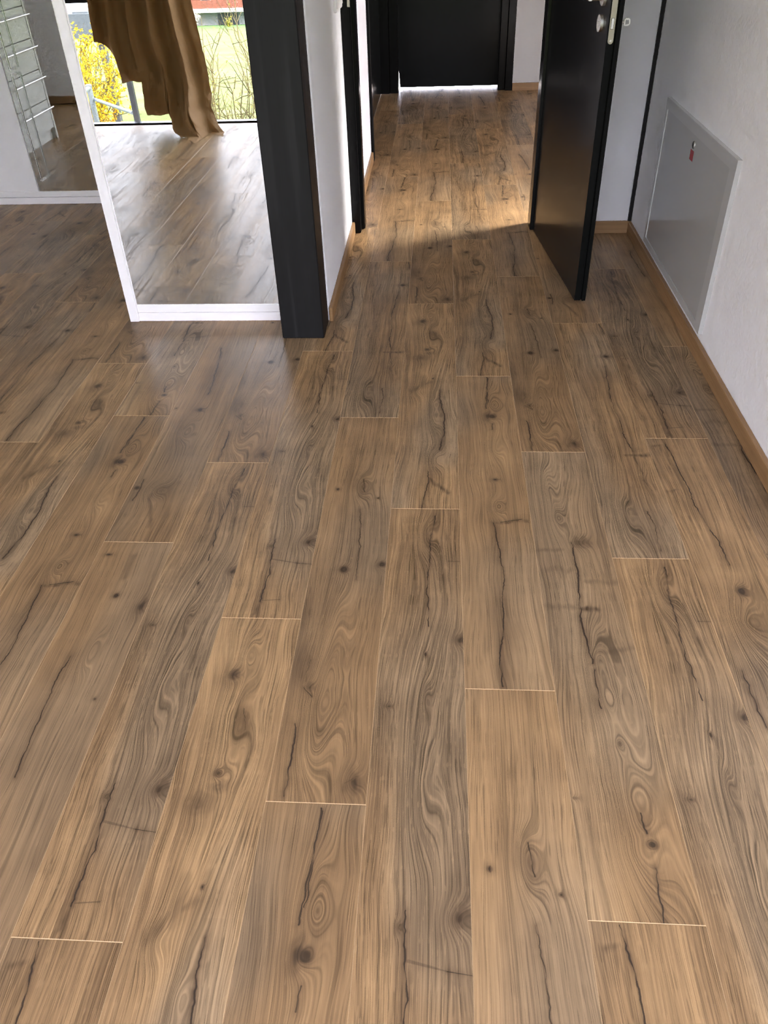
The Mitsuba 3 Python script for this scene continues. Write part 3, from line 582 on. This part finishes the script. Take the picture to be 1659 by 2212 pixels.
xr = interp(z, [(0, -1.585), (.05, -1.64), (.15, -1.70), (.24, -1.700), (.4, -1.712), (.62, -1.737), (.82, -1.75), (2.3, -1.82)])
xl2 = interp(z, [(0, -2.47), (.3, -2.43), (.58, -2.45), (.83, -2.421), (2.3, -2.36)])
x = xl2 + (xr - xl2) * s
ph = 2 * np.pi * (5.2 * s + 0.35 * np.sin(3.1 * s + 1.0))
sn = np.sin(ph)
fold = 0.070 * np.sign(sn) * np.abs(sn) ** 0.7 + 0.024 * np.sin(2.3 * ph + 1.3 + 1.5 * z) + 0.05 * (s - 0.5)
P3 = np.stack([s * 9.0, z * 5.0, np.zeros_like(s)], -1)
crumple = (meshkit.fbm(P3, 4, 5) - 0.5)
cr2 = np.abs(meshkit.fbm(np.stack([s * 14.0 + 0.6 * z * 4, z * 9.0, s * 0], -1), 3, 9) - 0.5)
low = np.clip(1 - z / 0.75, 0, 1)
yv = -0.50 + fold + crumple * (0.06 + 0.16 * low * np.clip((s - 0.3) / 0.3, 0, 1)) - 0.10 * cr2 * low
pull = np.clip((s - 0.55) / 0.2, 0, 1)
yv = yv + pull * (0.28 - 0.10 * np.clip((s - 0.75) / 0.25, 0, 1)) * np.clip(1 - z / 0.42, 0, 1) ** 2
yv = yv + tail * np.clip((t - 0.925) / 0.075, 0, 1) * (0.10 + 0.05 * np.sin(ph * 0.8))
x = x + 0.018 * np.cos(ph) + 0.02 * crumple * low
z = np.where((z < 0.03) & (tail > 0), np.maximum(z, 0.0015 + 0.030 * np.abs(crumple) * np.clip((1 - t) / 0.05, 0, 1)), z)
V = np.stack([x, yv, z], -1).reshape(-1, 3)
ii, jj = np.meshgrid(np.arange(NT - 1), np.arange(NS - 1), indexing='ij')
a = (ii * NS + jj).ravel(); F = np.vstack([np.stack([a, a + 1, a + NS + 1], -1), np.stack([a, a + NS + 1, a + NS], -1)])
cu = thing('curtain', 'crumpled brown curtain hanging at the window with its tail on the floor', 'curtain')
obj('cloth', trimesh.Trimesh(V, F, process=False), 'm_cloth', cu, smooth=True)
obj('track', cbox(-2.9, -1.1, -0.53, -0.49, 2.25, 2.275, 0.002), 'm_white_plastic', cu)

# ---------------------------------------------------------------- outside: lawn, carport, railing, shrubs, house (distances measured along -y)
def out(dx, dz, D): return np.array([dx * D, 5.85 - D, 1.3336 + dz * D])
prof = [(6.7, -0.9), (9, -1.30), (14, -1.85), (40, -4.0), (140, -13.7), (175, -15.5), (260, 10.0), (420, 45.0)]
Ds = np.concatenate([np.linspace(6.7, 40, 40), np.linspace(42, 420, 60)])
us = np.linspace(-1, 1, 61)
GX, GD = np.meshgrid(us, Ds)
X = -0.25 * GD + GX * (12 + GD * 0.9)
Z = np.interp(GD, [p[0] for p in prof], [p[1] for p in prof]) + 0.10 * (meshkit.fbm(np.stack([X * 0.4, GD * 0.4, 0 * X], -1), 3, 2) - 0.5)
V = np.stack([X, 5.85 - GD, Z], -1).reshape(-1, 3)
n0, n1 = GX.shape
ii, jj = np.meshgrid(np.arange(n0 - 1), np.arange(n1 - 1), indexing='ij'); a = (ii * n1 + jj).ravel()
F = np.vstack([np.stack([a, a + n1 + 1, a + 1], -1), np.stack([a, a + n1, a + n1 + 1], -1)])
obj('lawn', trimesh.Trimesh(V, F, process=False), 'm_lawn', smooth=True, label='sunlit yellow green meadow sloping down outside the window', kind='structure')
struct('balcony', cbox(-3.6, 1.2, -1.75, -0.80, -0.75, -0.25, 0.003), 'm_concrete', 'concrete balcony strip outside the window')

cp = out(-0.358, 0, 7.3)
obj('steel_column', cbox(cp[0] - 0.022, cp[0] + 0.022, cp[1] - 0.022, cp[1] + 0.022, -0.25, 2.4, 0.003), 'm_column', label='slim dark grey steel column outside the window beside the curtain', cat='column')
rl = thing('railing', 'pale galvanised tube railing outside the window in front of the yellow bush', 'railing')
pt = out(-0.4075, -0.164, 8.2)
obj('post', join(rod((pt[0], pt[1], -1.3), pt, 0.027, 16), disc(pt, (0, 0, 1), 0.030, 0.02, 20, 0.006)), 'm_galvanised', rl, smooth=40)
obj('rail', rod(pt + np.array([0, 0, -0.012]), out(-0.4165, -0.1695, 7.87) + np.array([0.35, 0.95, 0]) * 0.0, 0.020, 12), 'm_galvanised', rl, smooth=40)
e2 = out(-0.4165, -0.170, 7.87)
obj('rail', rod(e2, e2 + (e2 - pt) * 2.0, 0.020, 12), 'm_galvanised', rl, smooth=40)
obj('rail', rod(out(-0.4035, -0.1775, 8.2), out(-0.362, -0.1925, 7.45), 0.015, 12), 'm_galvanised', rl, smooth=40)

# carport with a ribbed pale roof
ct = thing('carport', 'low carport with a pale ribbed roof and a grey fascia beyond the yellow bush', 'carport')
zf = 1.3336 - 0.093 * 14
obj('fascia', cbox(-0.62 * 14, -0.372 * 14, 5.85 - 14.06, 5.85 - 14.0, zf - 0.325, zf + 0.01, 0.003), 'm_fascia', ct)
obj('verge', cbox(-0.405 * 14 - 0.05, -0.405 * 14 + 0.20, 5.85 - 18.4, 5.85 - 14.06, zf - 0.10, zf + 0.03, 0.003), 'm_fascia', ct)
xx = -0.405 * 14 - 0.05
for k in range(9):
    obj('roof_sheet', cbox(xx - 0.30, xx - 0.012, 5.85 - 18.4, 5.85 - 14.06, zf - 0.05, zf - 0.005, 0.006), 'm_roof_sheet', ct)
    xx -= 0.30
for x, D in ((-5.4, 14.2), (-8.4, 14.2), (-5.6, 18.2), (-8.4, 18.2)):
    obj('post', cbox(x - 0.05, x + 0.05, 5.85 - D - 0.05, 5.85 - D + 0.05, -3.0, zf - 0.05, 0.004), 'm_column', ct)

# shrubs
def bush_stems(base, n, h, spread, r0, seed, droop=0.3, sub=5, lean=(0, 0)):
    g = np.random.default_rng(seed); tubes, tips = [], []
    for _ in range(n):
        az = g.uniform(0, 2 * np.pi); ln = g.uniform(0.55, 1.0) * h; sp = g.uniform(0.1, 1.0) * spread
        tt = np.linspace(0, 1, 8)
        b0 = np.array(base) + np.append(g.normal(0, 0.10 * spread, 2), 0)
        d = np.array([np.cos(az), np.sin(az)]) * sp + np.array(lean) * ln
        wig = np.cumsum(g.normal(0, 0.025 * ln, (8, 3)), 0); wig -= wig[0]
        pts = np.stack([b0[0] + d[0] * tt ** 1.3, b0[1] + d[1] * tt ** 1.3, b0[2] + ln * (tt - droop * tt ** 3 * sp / (spread + 1e-6))], -1) + wig
        tubes.append(polytube(pts, r0 * (1 - 0.75 * tt), 4)); tips.append(pts)
        for _ in range(sub):
            q = g.uniform(0.25, 0.95); k = int(q * 7); p0 = pts[k] + (pts[k + 1] - pts[k]) * (q * 7 - k)
            dr_ = g.normal(0, 1, 3) * np.array([1, 1, 0.5]) + np.array([0, 0, 0.9]); dr_ /= np.linalg.norm(dr_)
            l2 = g.uniform(0.12, 0.34) * ln
            t2 = np.linspace(0, 1, 5)[:, None]
            p2 = p0 + dr_ * l2 * t2 + np.cumsum(g.normal(0, 0.03 * l2, (5, 3)), 0)
            tubes.append(polytube(p2, r0 * 0.42 * (1 - 0.7 * t2[:, 0]), 3)); tips.append(p2)
    return join(*tubes), tips

def petals(tips, n, size, seed, lo=0.2):
    g = np.random.default_rng(seed); V, F = [], []
    al = [(p, k) for p in tips for k in range(max(1, int(lo * len(p))), len(p))]
    for _ in range(n):
        p, k = al[g.integers(len(al))]; c = p[k] + (p[k - 1] - p[k]) * g.uniform() + g.normal(0, size * 0.5, 3)
        for _ in range(2):
            a = g.normal(0, 1, 3); a /= np.linalg.norm(a); b = np.cross(a, g.normal(0, 1, 3)); b /= np.linalg.norm(b)
            s_ = size * g.uniform(0.6, 1.2); i = len(V)
            V += [c - a * s_, c + b * s_ * 0.5, c + a * s_, c - b * s_ * 0.5]; F += [(i, i + 1, i + 2), (i, i + 2, i + 3)]
    return trimesh.Trimesh(np.array(V), np.array(F), process=False)

fb = thing('forsythia_bush', 'bright yellow flowering bush outside the window behind the railing', 'bush')
m1, tp = bush_stems((-5.05, 5.85 - 11.7, -1.62), 100, 1.95, 1.05, 0.009, 21, 0.35, 8)
obj('stems', m1, 'm_bark', fb)
obj('blossoms', petals(tp, 15000, 0.021, 22, 0.2), 'm_yellow', fb)
labels[fb + '__blossoms'] = {'label': 'yellow blossoms', 'kind': 'stuff'}
m1, tp = bush_stems((-3.82, 5.85 - 9.5, -1.42), 36, 1.0, 0.42, 0.008, 23, 0.3, 7)
fb2 = thing('forsythia_bush', 'low orange yellow flowering bush right beside the railing post', 'bush')
obj('stems', m1, 'm_bark', fb2); obj('blossoms', petals(tp, 5200, 0.018, 24, 0.15), 'm_yellow_deep', fb2)
labels[fb2 + '__blossoms'] = {'label': 'orange yellow blossoms', 'kind': 'stuff'}
spots = [(-2.95, 10.9, 2.10, 0.75, 31, 13, 'm_bark_pale', 'bare pale shrub with budding twigs just right of the curtain in the mirror'),
         (-2.02, 8.8, 1.55, 0.55, 41, 12, 'm_bark_pale', 'bare brown shrub beside the black post in the mirror'),
         (-2.75, 13.2, 2.5, 0.8, 51, 10, 'm_bark_pale', 'tall bare shrub with yellow buds behind the other shrubs')]
for x, D, h, sp, sd, n, mt, lb in spots:
    zg = np.interp(D, [p[0] for p in prof], [p[1] for p in prof]) - 0.1
    sh = thing('bare_shrub', lb, 'shrub')
    m1, tp = bush_stems((x, 5.85 - D, zg), n, h, sp, 0.013, sd, 0.1, 9)
    obj('branches', m1, mt, sh)
    obj('buds', petals(tp, 260, 0.012, sd + 1, 0.5), 'm_bud', sh); labels[sh + '__buds'] = {'label': 'yellow green buds', 'kind': 'stuff'}

# house across the meadow
hs = thing('house', 'red and white house with a balcony across the meadow outside the window', 'house')
D = 140.0
zg = 1.3336 - 0.1085 * D
zs_ = 1.3336 - 0.0935 * D
y1 = 5.85 - D
obj('wall', cbox(-48, -22, y1 - 10, y1, zg - 1.0, zs_, 0), 'm_house_wall', hs)
obj('balcony_slab', cbox(-49, -21, y1, y1 + 2.2, zs_ - 0.02, zs_ + 0.52, 0.01), 'm_house_wall', hs, label='white balcony slab')
xx = -48.8
for k in range(36):
    obj('balcony_board', cbox(xx, xx + 0.72, y1 + 2.0, y1 + 2.12, zs_ + 0.52, zs_ + 1.55, 0.01), 'm_red_board', hs)
    xx += 0.765
obj('upper_wall', cbox(-48, -22, y1 - 10, y1, zs_, zs_ + 3.2, 0), 'm_red_board', hs)
for x in (-44.5, -40.5, -36.5, -32.5, -27.5):
    wd = obj('window', cbox(x, x + 1.6, y1 - 0.1, y1 + 0.06, zs_ + 0.9, zs_ + 2.3, 0.01), 'm_house_wall', hs)
    obj('pane', cbox(x + 0.12, x + 1.48, y1 + 0.05, y1 + 0.09, zs_ + 1.0, zs_ + 2.2, 0.01), 'm_house_dark', wd)
for x, w in ((-40.0, 1.4), (-34.2, 3.2), (-29.6, 3.0)):
    wd = obj('opening', cbox(x, x + w, y1 - 0.1, y1 + 0.06, zg + 0.2, zs_ - 0.35, 0.01), 'm_house_dark', hs)
rp = Polygon([(-10.6, 0), (1.2, 0), (-4.7, 3.2)])
m = trimesh.creation.extrude_polygon(rp, 28, engine='earcut')
M = np.eye(4); M[:3, 0] = (0, 1, 0); M[:3, 1] = (0, 0, 1); M[:3, 2] = (1, 0, 0); M[:3, 3] = (-49, y1, zs_ + 3.2)
m.apply_transform(M)
obj('roof', m, 'm_tile_roof', hs)
bt = thing('blossom_tree', 'white blossoming tree in front of the house across the meadow', 'tree')
bx, bz = -34.6, 1.3336 - 0.1075 * 126
m1, tp = bush_stems((bx, 5.85 - 126, bz - 0.3), 26, 2.3, 1.5, 0.05, 61, 0.2, 6)
obj('branches', m1, 'm_bark_pale', bt); obj('blossoms', petals(tp, 1500, 0.14, 62, 0.2), 'm_blossom', bt); labels[bt + '__blossoms'] = {'label': 'white blossoms', 'kind': 'stuff'}
m1, tp = bush_stems((-28.9, 5.85 - 124, 1.3336 - 0.109 * 124 - 0.2), 14, 1.5, 0.7, 0.04, 71, 0.2, 5)
ys = thing('garden_bush', 'small yellow bush at the foot of the house across the meadow', 'bush')
obj('branches', m1, 'm_bark_pale', ys); obj('leaves', petals(tp, 500, 0.10, 72, 0.2), 'm_bud', ys); labels[ys + '__leaves'] = {'label': 'yellow leaves', 'kind': 'stuff'}
